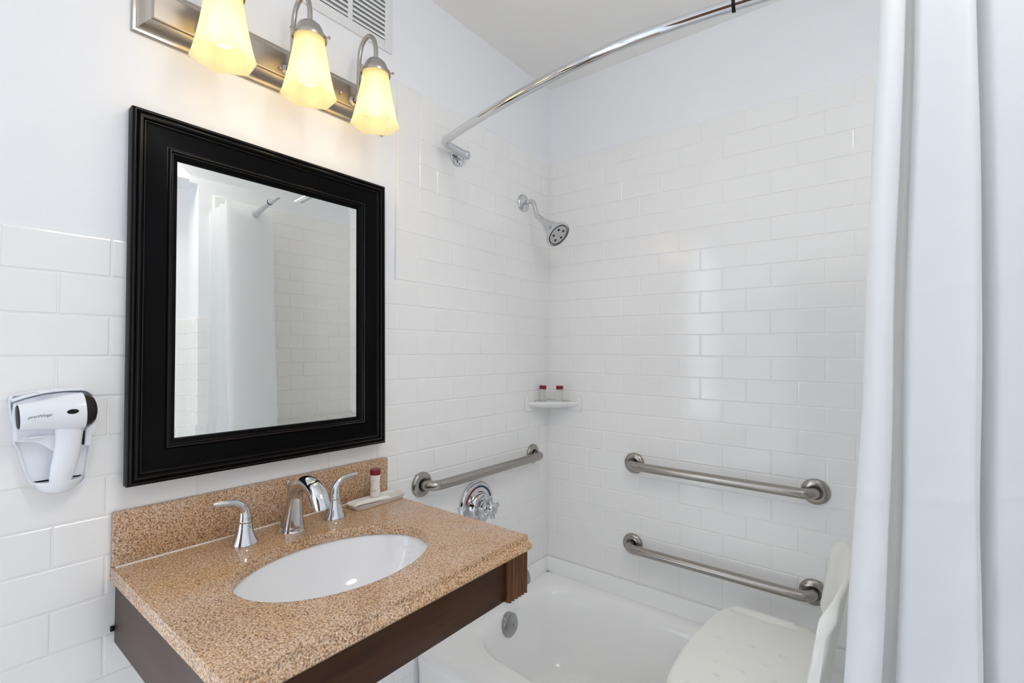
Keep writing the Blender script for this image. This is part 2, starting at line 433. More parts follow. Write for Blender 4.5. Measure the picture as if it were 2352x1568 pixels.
# ------------------------------------------------------------------ bathtub
def rrect(cx, cy, hx, hy, z, e, n=120):
    out = []
    for k in range(n):
        t = 2*pi*k/n; c, s_ = math.cos(t), math.sin(t)
        out.append(Vector((cx+hx*math.copysign(abs(c)**(2/e), c), cy+hy*math.copysign(abs(s_)**(2/e), s_), z)))
    return out
def rect_loop(x0, x1, y0, y1, z, r, n=120):
    """rounded rectangle sampled by angle to match rrect topology"""
    cx, cy, hx, hy = (x0+x1)/2, (y0+y1)/2, (x1-x0)/2, (y1-y0)/2
    return rrect(cx, cy, hx, hy, z, r, n)
tub = thing('bathtub', 'white enamelled bathtub set between the tiled walls', 'bathtub', (.76, -.385, 0))
g = G()
E_ = 60
L = [rect_loop(.010, 1.510, -.762, -.010, .001, E_), rect_loop(.010, 1.510, -.762, -.010, .04, E_), rect_loop(.010, 1.510, -.765, -.010, .29, E_), rect_loop(.010, 1.510, -.770, -.010, .315, E_),
     rect_loop(.010, 1.510, -.771, -.010, .332, E_), rect_loop(.0102, 1.5098, -.768, -.0102, .343, E_), rect_loop(.011, 1.509, -.758, -.011, .349, 50), rect_loop(.013, 1.507, -.745, -.013, .350, 40),
     rect_loop(.052, 1.445, -.662, -.046, .3492, 7), rect_loop(.062, 1.435, -.648, -.054, .347, 6), rect_loop(.070, 1.422, -.637, -.062, .342, 5.5), rect_loop(.077, 1.41, -.628, -.069, .332, 5.2),
     rect_loop(.083, 1.40, -.621, -.076, .313, 5), rect_loop(.092, 1.38, -.612, -.085, .27, 4.8), rect_loop(.106, 1.34, -.603, -.100, .19, 4.6), rect_loop(.122, 1.29, -.592, -.115, .115, 4.4),
     rect_loop(.140, 1.25, -.575, -.130, .078, 4.2), rect_loop(.175, 1.21, -.545, -.160, .062, 4), rect_loop(.26, 1.12, -.47, -.25, .057, 3.5)]
g.loft(L, True, False, True)
g.build('tub_shell', ENAMEL, tub, angle=60)
OV = Vector((.0905, -.380, .297)); oax = Vector((1, 0, .11)).normalized()
g = G().box((.0085, -.0142, .3485), (X1-.0085, -.0085, .4160), .0026, 3); g.build('wall_flange', ENAMEL, tub)
g = G().box((.0085, -.770, .3485), (.0142, -.0142, .4160), .0026, 3); g.build('wall_flange', ENAMEL, tub)
ov = G().lathe([(.0005, .014), (.02, .0135), (.036, .011), (.0415, .006), (.043, -.012)], OV, oax, 48).build('overflow_plate', GREYM, tub); ov['label'] = 'round grey metal overflow plate'
G().lathe([(.001, .0185), (.004, .018), (.0048, .012)], OV+Vector((0, .012, 0)), oax, 16).build('screw', CHROME, ov)

# ------------------------------------------------------------------ shower fittings on the vanity wall
TF = .008    # tile face
def grab_bar(name, a, b, nrm, label, group):
    """a, b flange centres on the wall, nrm wall normal"""
    a = Vector(a); b = Vector(b); nrm = Vector(nrm); d = (b-a).normalized(); off = .055
    t = thing(name, label, 'grab bar', tuple(a), group)
    pts = [a+nrm*.004, a+nrm*.012]
    r = .036
    for k in range(0, 10):
        w = k/9*pi/2
        pts.append(a+nrm*(off-r+r*math.sin(w))+d*(r-r*math.cos(w)))
    n = 14
    for k in range(1, n): pts.append((a+nrm*off+d*r).lerp(b+nrm*off-d*r, k/n))
    for k in range(0, 10):
        w = pi/2-k/9*pi/2
        pts.append(b+nrm*(off-r+r*math.sin(w))-d*(r-r*math.cos(w)))
    pts += [b+nrm*.012, b+nrm*.004]
    G().tube(pts, .0165, 28, up=nrm.cross(d)).build('bar', STEEL, t, angle=60)
    for c in (a, b):
        G().lathe([(.0405, 0), (.0410, .004), (.0395, .008), (.036, .0105), (.030, .0135), (.0225, .0145), (.0205, .013), (.0200, .006)], c, nrm, 48).build('flange', STEEL, t)
    return t
GB = 'stainless grab bars round the tub'
grab_bar('grab_bar', (TF, -.752, .887), (TF, -.128, .887), (1, 0, 0), 'brushed steel grab bar on the short tiled wall just above the round shower valve', GB)
gb = grab_bar('grab_bar', (.423, -TF, .887), (1.036, -TF, .887), (0, -1, 0), 'upper of the two brushed steel grab bars on the long tiled wall', GB)
dup(gb, (.417, -TF, .568), 'lower grab bar on the long wall, its right end behind the white shower chair')

# tub spout
sp = thing('tub_spout', 'small grey tub spout tip showing beside the fluted end of the wooden vanity apron', 'tub spout', (TF, -.40, .51))
g = G().lathe([(.001, 0), (.034, 0), (.034, .006), (.030, .012), (.028, .10), (.0275, .135)], (TF, -.40, .520), (1, 0, 0), 32)
g.tube(bez([(.135, -.40, .52), (.160, -.40, .516), (.172, -.40, .500), (.173, -.40, .488)], 6), lerpseq([.0275, .026, .0235, .021], 6), 28)
g.build('spout_body', GREYM, sp, angle=60)

# mixing valve
vl = thing('shower_valve', 'round chrome shower valve with a red and blue temperature arc', 'shower valve', (TF, -.488, .757))
VO = Vector((TF, -.488, .757))
esc = G().lathe([(.087, 0), (.088, .006), (.0865, .011), (.081, .0155), (.074, .0175), (.060, .0185), (.052, .020), (.050, .024), (.047, .033), (.040, .038), (.001, .039)], VO, (1, 0, 0), 64).build('escutcheon', CHROME, vl)
def arc(t0, t1, r0, r1, h, n=24):
    g = G(); L = []
    for k in range(n+1):
        t = t0+(t1-t0)*k/n; c = Vector((0, math.cos(t), math.sin(t)))
        L.append([VO+c*r0+Vector((h-.001, 0, 0)), VO+c*r0+Vector((h+.0008, 0, 0)), VO+c*r1+Vector((h+.0003, 0, 0)), VO+c*r1+Vector((h-.001, 0, 0))])
    return g.loft(L, True, True, True)
arc(math.radians(100), math.radians(165), .0655, .072, .0185).build('hot_arc', REDARC, vl)['label'] = 'red arc'
arc(math.radians(18), math.radians(98), .0655, .072, .0185).build('cold_arc', BLUEARC, vl)['label'] = 'dark blue arc'
G().lathe([(.025, .036), (.025, .052), (.0235, .054), (.0235, .060), (.026, .062), (.026, .068), (.022, .071)], VO, (1, 0, 0), 40).build('hub', CHROME, vl)
g = G().lathe([(.017, .068), (.022, .072), (.0225, .085), (.018, .094), (.001, .097)], VO, (1, 0, 0), 40)
for k in range(4):
    t = math.radians(12+90*k); c = Vector((0, math.cos(t), math.sin(t)))
    q = VO+Vector((.081, 0, 0))
    g.tube([q+c*.012, q+c*.030, q+c*.036, q+c*.040], [.0095, .0075, .0085, .003], 16)
g.build('cross_handle', CHROME, vl, angle=55)

# shower head
sh = thing('showerhead', 'chrome shower head on an angled arm high on the tiled wall', 'shower head', (TF, -.205, 1.950))
SO = Vector((TF, -.205, 1.950))
G().lathe([(.036, 0), (.0365, .004), (.033, .0085), (.024, .012), (.013, .0145), (.010, .016)], SO, (1, 0, 0), 48).build('wall_flange', CHROME, sh)
axh = Vector((.745, -.06, -.655)).normalized()
face_c = Vector((.188, -.210, 1.790)); neck = face_c - axh*.122
G().tube(bez([SO+Vector((.003, 0, 0)), SO+Vector((.03, 0, .0005)), SO+Vector((.042, 0, -.001)), SO+Vector((.056, 0, -.012)), neck-axh*.024, neck+axh*.004], 8), .0098, 22).build('shower_arm', CHROME, sh, angle=60)
g = G().lathe([(.0092, -.022), (.0118, -.018), (.0118, -.007), (.0102, -.004), (.0122, -.001), (.0136, .006), (.0122, .014), (.0126, .020), (.0160, .032), (.0238, .056), (.0355, .088), (.0468, .108), (.0530, .1145), (.0546, .1200), (.0537, .1242), (.0494, .1249)], neck, axh, 48)
hd = g.build('head_cone', CHROME, sh, angle=30)
G().lathe([(0.04941, 0.12392), (0.04856, 0.12144), (0.04087, 0.12144), (0.04026, 0.11937)], neck, axh, 48).build('face_rim', CHROME, hd)
G().lathe([(0.04453, 0.12213), (0.04209, 0.12282), (0.04087, 0.12213)], neck, axh, 48).build('dark_ring', DARKP, hd)
FACEM = mat('matte_face_plate', (.52, .52, .52), .45, .2)
G().lathe([(0.04111, 0.12006), (0.04087, 0.12254), (0.00037, 0.12254)], neck, axh, 48).build('face_plate', FACEM, hd)
e1 = axh.cross(Vector((0, 0, 1))).normalized(); e2 = axh.cross(e1)
for k in range(5):
    t = 2*pi*k/5+.35
    c = neck+axh*.12254+(e1*math.cos(t)+e2*math.sin(t))*.0250
    g = G().lathe([(.0048, -.002), (.0048, .0012), (.0030, .0016), (.0024, .0004), (.0003, .0004)], c, axh, 16)
    g.build('nozzle', DARKP, hd)

# curved curtain rod
rod = thing('curtain_rod', 'curved chrome shower curtain rod bowing out over the tub', 'curtain rod', (TF, -.605, 2.022))
def rod_y(x): return -.818+.118*abs((x-.74)/.70)**1.6
RZ = 2.032
pts = [(.046, -.590, 2.020), (.0455, -.62, 2.022), (.044, -.655, 2.025), (.043, -.682, 2.028), (.048, -.699, 2.0305), (.063, -.709, 2.032)]
for k in range(0, 37): x = .085+(1.435-.085)*k/36; pts.append((x, rod_y(x), RZ))
pts += [(1.457, -.709, 2.032), (1.472, -.699, 2.0305), (1.477, -.682, 2.028), (1.476, -.655, 2.025), (1.4745, -.62, 2.022), (1.474, -.590, 2.020)]
G().tube(pts, .0127, 28, up=(0, 0, 1)).build('rod_tube', CHROME, rod, angle=60)
bx = .985; by = rod_y(bx); dy = (rod_y(bx+.004)-rod_y(bx-.004))/.008; dv = Vector((1, dy, 0)).normalized()
G().tube([Vector((bx, by, RZ))-dv*.0035, Vector((bx, by, RZ))+dv*.0035], .0134, 28).build('coupling_band', DARKP, rod)['label'] = 'dark joint band round the rod'
for sx, nx in ((TF, 1), (X1-TF, -1)):
    c = Vector((sx, -.602, 2.018)); n_ = Vector((nx, 0, 0))
    fl = G().lathe([(.032, 0), (.0325, .004), (.030, .008), (.022, .0105), (.0005, .011)], c, n_, 40).build('wall_flange', CHROME, rod)
    q = c+Vector((nx*.038, .010, .002))
    G().lathe([(.001, -.0162)]+[(.0162*math.cos(math.radians(w)), .0162*math.sin(math.radians(w))) for w in range(-75, 90, 15)]+[(.001, .0162)], q, (0, 0, 1), 28).build('pivot_knuckle', CHROME, rod)
    G().tube([c+Vector((nx*.008, .004, 0)), q], [.012, .0105], 20).build('wall_post', CHROME, rod)
    for dyy, dz, w in ((-.006, -.0200, .0030), (.005, -.0235, .0022), (-.002, .0225, .0024)):
        G().lathe([(w, 0), (w, .0016), (.0003, .0018)], c+Vector((nx*.0092, dyy, dz)), n_, 12, cap0=True).build('screw_slot', DARKP, fl)

# ------------------------------------------------------------------ corner shelf and bottles
cs = G()
def shelf_loop(r, z, n=30, grow=0.):
    out = []
    for k in range(n+1):
        t = pi/2*k/n; q = (abs(math.cos(t))**3.0+abs(math.sin(t))**3.0)**(-1/3.0) * .82 if False else 1/(abs(math.cos(t))**1.35+abs(math.sin(t))**1.35)**(1/1.35)
        out.append(Vector((TF+(r*q)*math.cos(t), -TF-(r*q)*math.sin(t), z)))
    return [Vector((TF, -TF, z))] + out
SZ = 1.105
lo = [shelf_loop(.120, SZ-.022), shelf_loop(.150, SZ-.016), shelf_loop(.162, SZ-.008), shelf_loop(.166, SZ), shelf_loop(.165, SZ+.006), shelf_loop(.160, SZ+.008), shelf_loop(.154, SZ+.005), shelf_loop(.148, SZ-.005)]
cs.loft(lo, True, True, True)
for s_ in (0, 1):
    poly = [(0, -.034), (.165, -.034), (.173, -.030), (.174, .018), (.170, .030), (.163, .031), (.150, .012), (.120, .006), (0, .006)]
    if s_ == 0: P = [Vector((TF, -TF-a, SZ+b)) for a, b in poly]; cs.prism(P, (.0105, 0, 0))
    else: P = [Vector((TF+a, -TF, SZ+b)) for a, b in poly]; cs.prism(P, (0, -.0105, 0))
o = cs.build('corner_shelf', PORC, angle=35); tag(o, 'white ceramic soap shelf fixed in the tiled corner', 'shelf')
md = o.modifiers.new('round', 'BEVEL'); md.width = .0025; md.segments = 2; md.limit_method = 'ANGLE'
def bottle(loc, label, body, h=1., group='red capped toiletry bottles'):
    t = thing('toiletry_bottle', label, 'bottle', loc, group)
    b = Vector(loc)
    G().lathe([(.001, .0005), (.0115, .0005), (.0135, .003), (.0142, .010), (.0125, .030), (.0122, .042), (.0135, .056), (.0145, .0625), (.0125, .0635)], b, (0, 0, 1), 36).build('bottle_body', body, t)
    c = G().lathe([(.0118, .0632), (.0148, .0632), (.0152, .0645), (.0152, .0765), (.0145, .0785), (.001, .079)], b, (0, 0, 1), 36).build('cap', REDCAP, t); c['label'] = 'dark red cap'
    return t
b1 = bottle((.034, -.087, SZ-.005), 'small clear toiletry bottle with red cap, left one on the corner shelf', CLEARB)
dup(b1, (.098, -.053, SZ-.005), 'small clear toiletry bottle with red cap, right one on the corner shelf')

# ------------------------------------------------------------------ vanity: apron, countertop, sink, faucet
CZ = .895
van = thing('vanity_apron', 'dark brown wooden apron under the granite countertop with a fluted end block', 'vanity', (.27, -1.23, .74))
YL, YR = -1.562, -.902
AX = .524
G().box((AX-.020, -1.545, .748), (AX, -.938, .8535), .0015).build('front_board', WOOD, van)
G().box((.009, -1.553, .742), (AX-.002, -1.537, .8535), .0012).build('side_board', WOODS, van)['label'] = 'grey brown side panel'
G().box((.009, -.930, .748), (AX-.03, -.914, .8535), .001).build('side_board', WOOD, van)
g = G()   # fluted block: reeds along z
yy = [-.9455+.0735*i/60 for i in range(61)]
lo = []
for z in (.7445, .8535):
    L = []
    for y_ in yy:
        ph = ((y_+.9455)/.0735*6) % 1
        L.append(Vector((AX+.004+.007*abs(math.sin(ph*pi))**.7, y_, z)))
    L += [Vector((AX-.03, -.872, z)), Vector((AX-.03, -.9455, z))]
    lo.append(L)
g.loft(lo, True, True, True); g.build('fluted_block', WOODL, van, angle=25)['label'] = 'lighter brown fluted end block'
G().box((.009, -1.5600, .766), (.014, -1.5535, .776), .001).build('black_block', DARKP, van)  # small black block by the wall, beside the side board

ct = thing('countertop', 'speckled tan granite countertop with backsplash around the oval sink', 'countertop', (.28, -1.23, CZ-.04))
SCX, SCY, SA, SB = .320, -1.247, .205, .147      # sink cutout centre, half sizes
def ctop():
    g = G(); n = 144
    prof = [(-.013, .0), (-.0115, -.0030), (-.0105, -.0075), (-.0105, -.010), (-.0085, -.0135), (-.004, -.0165), (0., -.0185), (.002, -.021), (.002, -.027), (-.001, -.030), (-.006, -.0345), (-.014, -.0385), (-.020, -.0405)]
    FX = .5655
    # rectangle loop parametrised by angle from sink centre, hole loop = ellipse
    xb, xf = .0085, FX-.013
    def rect_pt(t, xf_, inset=0.):
        d = Vector((math.cos(t), math.sin(t))); c = Vector((SCX, SCY)); s_ = 1e9
        for lim, comp in ((xf_, 0), (xb, 0), (YR, 1), (YL, 1)):
            dd = d[comp]
            if abs(dd) > 1e-9:
                q = (lim-c[comp])/dd
                if q > 0: s_ = min(s_, q)
        return c+d*s_
    angs = [2*pi*k/n for k in range(n)]
    for (cx_, cy_) in ((xf, YR), (xf, YL), (xb, YR), (xb, YL)):
        ta = math.atan2(cy_-SCY, cx_-SCX) % (2*pi)
        j = min(range(n), key=lambda i: abs(angs[i]-ta)); angs[j] = ta
    outer = [Vector((*rect_pt(t, xf), CZ)) for t in angs]
    def ell(t, gr, z): return Vector((SCX+(SB+gr)*math.cos(t), SCY+(SA+gr)*math.sin(t), z))
    # ellipse point in same direction
    def elld(t, gr, z):
        d = Vector((math.cos(t), math.sin(t))); r = 1/math.sqrt((d.x/(SB+gr))**2+(d.y/(SA+gr))**2)
        return Vector((SCX+d.x*r, SCY+d.y*r, z))
    L = [outer, [elld(t, .012, CZ) for t in angs], [elld(t, .004, CZ) for t in angs], [elld(t, .0015, CZ-.001) for t in angs], [elld(t, 0, CZ-.004) for t in angs], [elld(t, 0, CZ-.022) for t in angs], [elld(t, .03, CZ-.0225) for t in angs]]
    g.loft(L, True)
    # front edge profile swept along y
    pf = [Vector((FX+a, 0, CZ+b)) for a, b in prof]
    a_ = [Vector((p.x, YL, p.z)) for p in pf]; b_ = [Vector((p.x, YR, p.z)) for p in pf]
    a_ += [Vector((FX-.06, YL, CZ-.0405)), Vector((FX-.06, YL, CZ))]; b_ += [Vector((FX-.06, YR, CZ-.0405)), Vector((FX-.06, YR, CZ))]
    k = len(prof)
    vs = a_+b_; fs = [(i, i+1, i+1+len(a_), i+len(a_)) for i in range(k)]
    fs += [tuple(range(len(a_)-1, -1, -1)), tuple(range(len(a_), 2*len(a_)))]
    g.add(vs, fs)
    # side edges and underside
    for Y_ in (YL, YR):
        s_ = 1 if Y_ == YL else -1
        q = [(xb, CZ), (xb, CZ-.027), (FX-.06, CZ-.027), (FX-.06, CZ)]
        g.add([Vector((a, Y_, z)) for a, z in q], [(0, 1, 2, 3)])
    return g
ctop().build('slab', GRANITE, ct, angle=35, fix=True)
G().box((.0085, YL+.0005, CZ+.0012), (.0270, YR, 1.0025), .0015).build('backsplash', GRANITE, ct)
g = G().tube([(.0282, YL+.004, CZ+.0008), (.0282, YR-.001, CZ+.0008)], .0022, 10)
g.build('caulk_bead', CAULK, ct)['label'] = 'pale caulk line'

sk = thing('sink', 'white oval undermount sink in the granite countertop', 'sink', (SCX, SCY, CZ-.19))
def bowl():
    g = G(); n = 96; L = []
    prof = [(.030, -.0228), (.010, -.0228), (.006, -.0232), (.004, -.0260), (-.002, -.050), (-.014, -.085), (-.034, -.118), (-.060, -.142), (-.090, -.155), (-.115, -.159), (-.1285, -.161)]
    for gr, dz in prof:
        L.append([Vector((SCX+max(.02, SB+gr)*math.cos(2*pi*k/n), SCY+max(.02, SA+gr*(1.0 if gr > -.06 else 1.4))*math.sin(2*pi*k/n), CZ+dz)) for k in range(n)])
    g.loft(L, True, False, True); return g
bowl().build('bowl', PORC, sk, angle=60)
G().lathe([(.021, -.158), (.0215, -.155), (.017, -.1535), (.001, -.154)], (SCX, SCY, CZ), (0, 0, 1), 32).build('drain', CHROME, sk)

fc = thing('faucet', 'chrome three piece basin faucet with curved lever handles', 'faucet', (.098, -1.235, CZ))
FO = Vector((.098, -1.235, CZ))
path = [(-.004, 0, .0), (-.003, 0, .010), (.000, 0, .034), (.005, 0, .062), (.013, 0, .088), (.030, 0, .109), (.058, 0, .121), (.088, 0, .117), (.112, 0, .100), (.124, 0, .083), (.128, 0, .073)]
rad = [.030, .0275, .0225, .0185, .0165, .0165, .0175, .0195, .0205, .0195, .0185]
P = bez([FO+Vector(p) for p in path], 6)
G().tube(P, lerpseq(rad, 6), 36, up=(0, 1, 0), squash=[(1., 1.05)]*len(P)).build('spout', CHROME, fc, angle=60)
G().tube([FO+Vector((-.020, 0, .05)), FO+Vector((-.024, 0, .098)), FO+Vector((-.0245, 0, .101)), FO+Vector((-.025, 0, .110)), FO+Vector((-.025, 0, .114))], [.0026, .0026, .0052, .0058, .002], 16).build('lift_rod', CHROME, fc)
for s_ in (-1, 1):
    c = FO+Vector((0, .110*s_, 0))
    hb = G().lathe([(.0275, 0), (.0278, .003), (.0265, .007), (.0215, .018), (.0170, .032), (.0145, .046), (.0142, .0485), (.0150, .0495), (.0150, .0515), (.0140, .0525), (.0138, .0545)], c, (0, 0, 1), 44).build('handle_base', CHROME, fc)
    lev = [(0, 0, .052), (0, 0, .062), (0, .002*s_, .075), (.001, .009*s_, .087), (.002, .022*s_, .0955), (.003, .040*s_, .099), (.003, .058*s_, .1005), (.003, .066*s_, .1015)]
    P = bez([c+Vector(p) for p in lev], 6)
    rr = lerpseq([.0138, .0128, .0108, .0088, .0075, .0068, .0058, .0035], 6)
    sq = [(1, 1)]*18 + [(1-.35*min(1, i/14), 1+.15*min(1, i/14)) for i in range(len(P)-18)]
    G().tube(P, rr, 24, squash=sq, up=(1, 0, 0)).build('lever', CHROME, hb, angle=60)

# ------------------------------------------------------------------ amenity tray, wrapped soap, bottle on the counter
tr = G()
def tray_loop(hx, hy, z, e=5): return [Vector((.075+p.x*math.cos(.05)-p.y*math.sin(.05), -.975+p.y, z)) for p in rrect(0, 0, hx, hy, 0, e, 64)]
tr.loft([tray_loop(.026, .078, CZ+.0006), tray_loop(.030, .083, CZ+.0012), tray_loop(.0345, .0885, CZ+.011), tray_loop(.0355, .0895, CZ+.0125), tray_loop(.0345, .0885, CZ+.0128), tray_loop(.0325, .0865, CZ+.0118), tray_loop(.0285, .082, CZ+.0035), tray_loop(.026, .079, CZ+.0027)], True, True, True)
o = tr.build('amenity_tray', TRAYM, angle=50); tag(o, 'small translucent white amenity tray on the counter by the backsplash', 'tray')
def packet(a, b, w, h, z):
    a = Vector(a); b = Vector(b); d = (b-a).normalized(); p = Vector((-d.y, d.x, 0)); L = []
    for t, ww, hh in ((-.004, .95, .05), (.0, 1., .10), (.10, 1., .75), (.2, .98, 1.), (.5, .96, 1.), (.8, .98, 1.), (.90, 1., .75), (1.0, 1.02, .10), (1.004, .98, .05)):
        c = a.lerp(b, t); L.append([c+p*(w*ww*math.cos(2*pi*k/20)*(abs(math.cos(2*pi*k/20))**-.5 if abs(math.cos(2*pi*k/20)) > .05 else 1)*.95)+Vector((0, 0, z+h*hh*(.5+.5*math.sin(2*pi*k/20)))) for k in range(20)])
    return G().loft(L, True, True, True)
o = packet((.062, -1.048, 0), (.080, -.932, 0), .017, .0125, CZ+.0037).build('soap_packet', WRAP, angle=60); tag(o, 'cream paper wrapped soap bar lying in the amenity tray', 'soap')
b3 = bottle((.0725, -.980, CZ+.0162), 'white toiletry bottle with red cap standing in the amenity tray on the counter', BOTTLE)
for ch in b3.children:
    if ch.name.startswith('bottle_body'): body3 = ch
for dz, wz in ((.050, .55), (.0475, .40), (.022, .5), (.019, .62), (.016, .45)):
    n = 10; L = []
    for k in range(n+1):
        t = math.radians(-56)+(k/n-.5)*2*wz
        r = .01425 if dz < .025 else .0138
        L.append([Vector((.0725+r*math.cos(t), -.980+r*math.sin(t), CZ+.0162+dz+e)) for e in (0, .0012)])
    G().loft(L, False).build('printed_line', LABELP, b3)

# ------------------------------------------------------------------ mirror
mir = thing('wall_mirror', 'rectangular mirror in a wide black moulded frame above the sink', 'mirror', (.0180, -1.2355, 1.052))
MW, MH = .6210, .7690
prof = [(0, 0), (0, .0235), (.0010, .0262), (.0035, .0275), (.0065, .0270), (.0078, .0252), (.0092, .0250), (.0105, .0266), (.0130, .0276), (.0185, .0272), (.0205, .0255), (.0215, .0228), (.0245, .0215), (.0275, .0190), (.0620, .0172), (.0645, .0176), (.0652, .0198), (.0668, .0212), (.0695, .0214), (.0715, .0200), (.0725, .0178), (.0770, .0150), (.0835, .0118), (.0850, .0085), (.0850, .0060)]
org = Vector((.0180, -1.2355, 1.052))
L = []
for d, w in prof:
    L.append([org+Vector((w, -MW/2+d, d)), org+Vector((w, MW/2-d, d)), org+Vector((w, MW/2-d, MH-d)), org+Vector((w, -MW/2+d, MH-d))])
G().loft(L, True).build('frame', BLACKF, mir, angle=28, fix=True)
for d, w, r in ((.0050, .0268, .0021), (.0140, .0268, .0021), (.0225, .0220, .0016), (.0690, .0206, .0020), (.0735, .0166, .0013)):
    g = G(); L = []
    for k in range(10):
        t = 2*pi*k/10; dd = d+r*math.cos(t); ww = w+r*math.sin(t)
        L.append([org+Vector((ww, -MW/2+dd, dd)), org+Vector((ww, MW/2-dd, dd)), org+Vector((ww, MW/2-dd, MH-dd)), org+Vector((ww, -MW/2+dd, MH-dd))])
    L.append(L[0]); g.loft(L, True).build('moulding_bead', BLACKG, mir, angle=50)
a = .084; bw = .024
L = []
for d, w in ((a, .0066), (a+bw, .0078)):
    L.append([org+Vector((w, -MW/2+d, d)), org+Vector((w, MW/2-d, d)), org+Vector((w, MW/2-d, MH-d)), org+Vector((w, -MW/2+d, MH-d))])
G().loft(L, True, False, True).build('mirror_glass', MIRROR, mir, smooth=False)
G().box(org+Vector((.0005, -MW/2+.01, .01)), org+Vector((.004, MW/2-.01, MH-.01))).build('backing_board', DARKP, mir, smooth=False)
mir.rotation_euler = (0, math.radians(-1.2), 0)

# ------------------------------------------------------------------ vanity light
vlgt = thing('vanity_light', 'brushed nickel wall light bar with three frosted glass shades above the mirror', 'wall light', (0.0005, -1.231, 2.043))
PC = Vector((0.0005, -1.231, 2.043)); PH, PW = .0585, .3145
prof = [(0, 0), (0, .0055), (.0018, .0075), (.0060, .0080), (.0085, .0095), (.0110, .0125), (.0150, .0200), (.0205, .0265), (.0260, .0295), (.0275, .0315), (.0285, .0345), (.0305, .0355)]
L = []
for d, w in prof:
    L.append([PC+Vector((w, -PW+d, -PH+d)), PC+Vector((w, PW-d, -PH+d)), PC+Vector((w, PW-d, PH-d)), PC+Vector((w, -PW+d, PH-d))])
G().loft(L, True, False, True).build('back_plate', NICKEL, vlgt, angle=25)
AXX = .130
HEXR = math.radians(38-30)
for k, yc in enumerate((-1.4185, -1.228, -1.0375)):
    g = G().lathe([(.016, .0355), (.016, .0385), (.0125, .041), (.0075, .0435)], (0.0005, yc-.006, 2.030), (1, 0, 0), 28)
    pts = bez([(.036, yc-.006, 2.030), (.050, yc-.006, 2.033), (.0585, yc-.006, 2.046), (.0600, yc-.0055, 2.070), (.0600, yc-.005, 2.120), (.0605, yc-.004, 2.150), (.068, yc-.003, 2.178), (.086, yc-.001, 2.195), (.106, yc, 2.192), (.122, yc, 2.174), (.1290, yc, 2.148), (AXX, yc, 2.118)], 6)
    g.tube(pts, .0060, 18, up=(0, 1, 0)); g.build('arm', NICKEL2, vlgt, angle=60)
    c = Vector((AXX, yc, 0))
    cap = G().lathe([(.004, 2.1225), (.0085, 2.1220), (.0100, 2.1195), (.018, 2.1165), (.026, 2.1095), (.0305, 2.1005), (.0325, 2.0925), (.0340, 2.0900), (.0345, 2.0875), (.0395, 2.0850), (.0402, 2.0815), (.0395, 2.0760), (.0380, 2.0755), (.0380, 2.0800)], c, (0, 0, 1), 44).build('socket_cap', NICKEL2, vlgt)
    for q in range(3):
        t = math.radians(35+120*q); dv = Vector((math.cos(t), math.sin(t), 0)); q0 = c+Vector((0, 0, 2.0795))
        G().tube([q0+dv*.034, q0+dv*.0455, q0+dv*.0456, q0+dv*.0500], [.0016, .0016, .0034, .0034], 12).build('thumb_screw', NICKEL2, cap, angle=30)
    # fluted glass shade: round neck opening to an eight sided skirt
    zs = [2.0835, 2.0805, 2.074, 2.064, 2.048, 2.028, 2.006, 1.984, 1.964, 1.948, 1.937]
    rs = [.0335, .0350, .0356, .0366, .0392, .0430, .0473, .0520, .0568, .0615, .0655]
    n = 120; L = []
    def ring(i, gr, zo=0.):
        f = (i/(len(zs)-1)); out = []
        for kk in range(n):
            t = 2*pi*kk/n
            oc = math.cos(pi/6)/math.cos(((t+HEXR) % (pi/3))-pi/6)
            w = min(1., f*1.15)**1.2; r = (rs[i]+gr)*((1-w)+w*max(oc, .868)*1.01)*(1 if oc < .985 or w < .5 else 1-.10*(oc-.985)/.015*w*.35)
            z = zs[i]+zo
            out.append(c+Vector((r*math.cos(t), r*math.sin(t), z)))
        return out
    for i in range(len(zs)): L.append(ring(i, 0))
    for i in range(len(zs)-1, -1, -1): L.append(ring(i, -.0026))
    sd = G().loft(L, True).build('lamp_shade', SHADE, vlgt, angle=24); sd['label'] = 'glowing frosted amber glass shade'
    G().lathe([(.001, 2.078), (.012, 2.076), (.013, 2.050), (.020, 2.034), (.0285, 2.012), (.030, 1.996), (.026, 1.980), (.015, 1.969), (.001, 1.966)], c, (0, 0, 1), 28).build('bulb', BULB, sd)
    ld = bpy.data.lights.new('bulb_glow', 'POINT'); ld.energy = BULB_WATTS; ld.color = (1., .76, .46); ld.shadow_soft_size = .03
    lo_ = bpy.data.objects.new('bulb_glow', ld); COL.objects.link(lo_); lo_.location = Vector((AXX, yc, 1.958))-PC; lo_.parent = vlgt
for y_, z_ in ((-1.2535, 2.028), (-1.0855, 2.037)):
    G().lathe([(.0045, .0355), (.0045, .040), (.0036, .0435), (.001, .0445)], (0.0005, y_, z_), (1, 0, 0), 20).build('finial_screw', NICKEL, vlgt)

clt = thing('fill_light', 'round white fill lamp added out of view on the ceiling above the curtain end', 'fill light', (1.40, -1.30, H))  # added outside the view as general fill for the room
G().lathe([(.001, -.0005), (.165, -.0005), (.168, -.012), (.160, -.022), (.150, -.024)], (1.40, -1.30, H), (0, 0, 1), 48).build('fill_lamp_rim', VENTP, clt)
G().lathe([(.152, -.022), (.146, -.036), (.125, -.050), (.085, -.062), (.04, -.068), (.001, -.069)], (1.40, -1.30, H), (0, 0, 1), 48).build('fill_lamp_dome', DOME, clt)

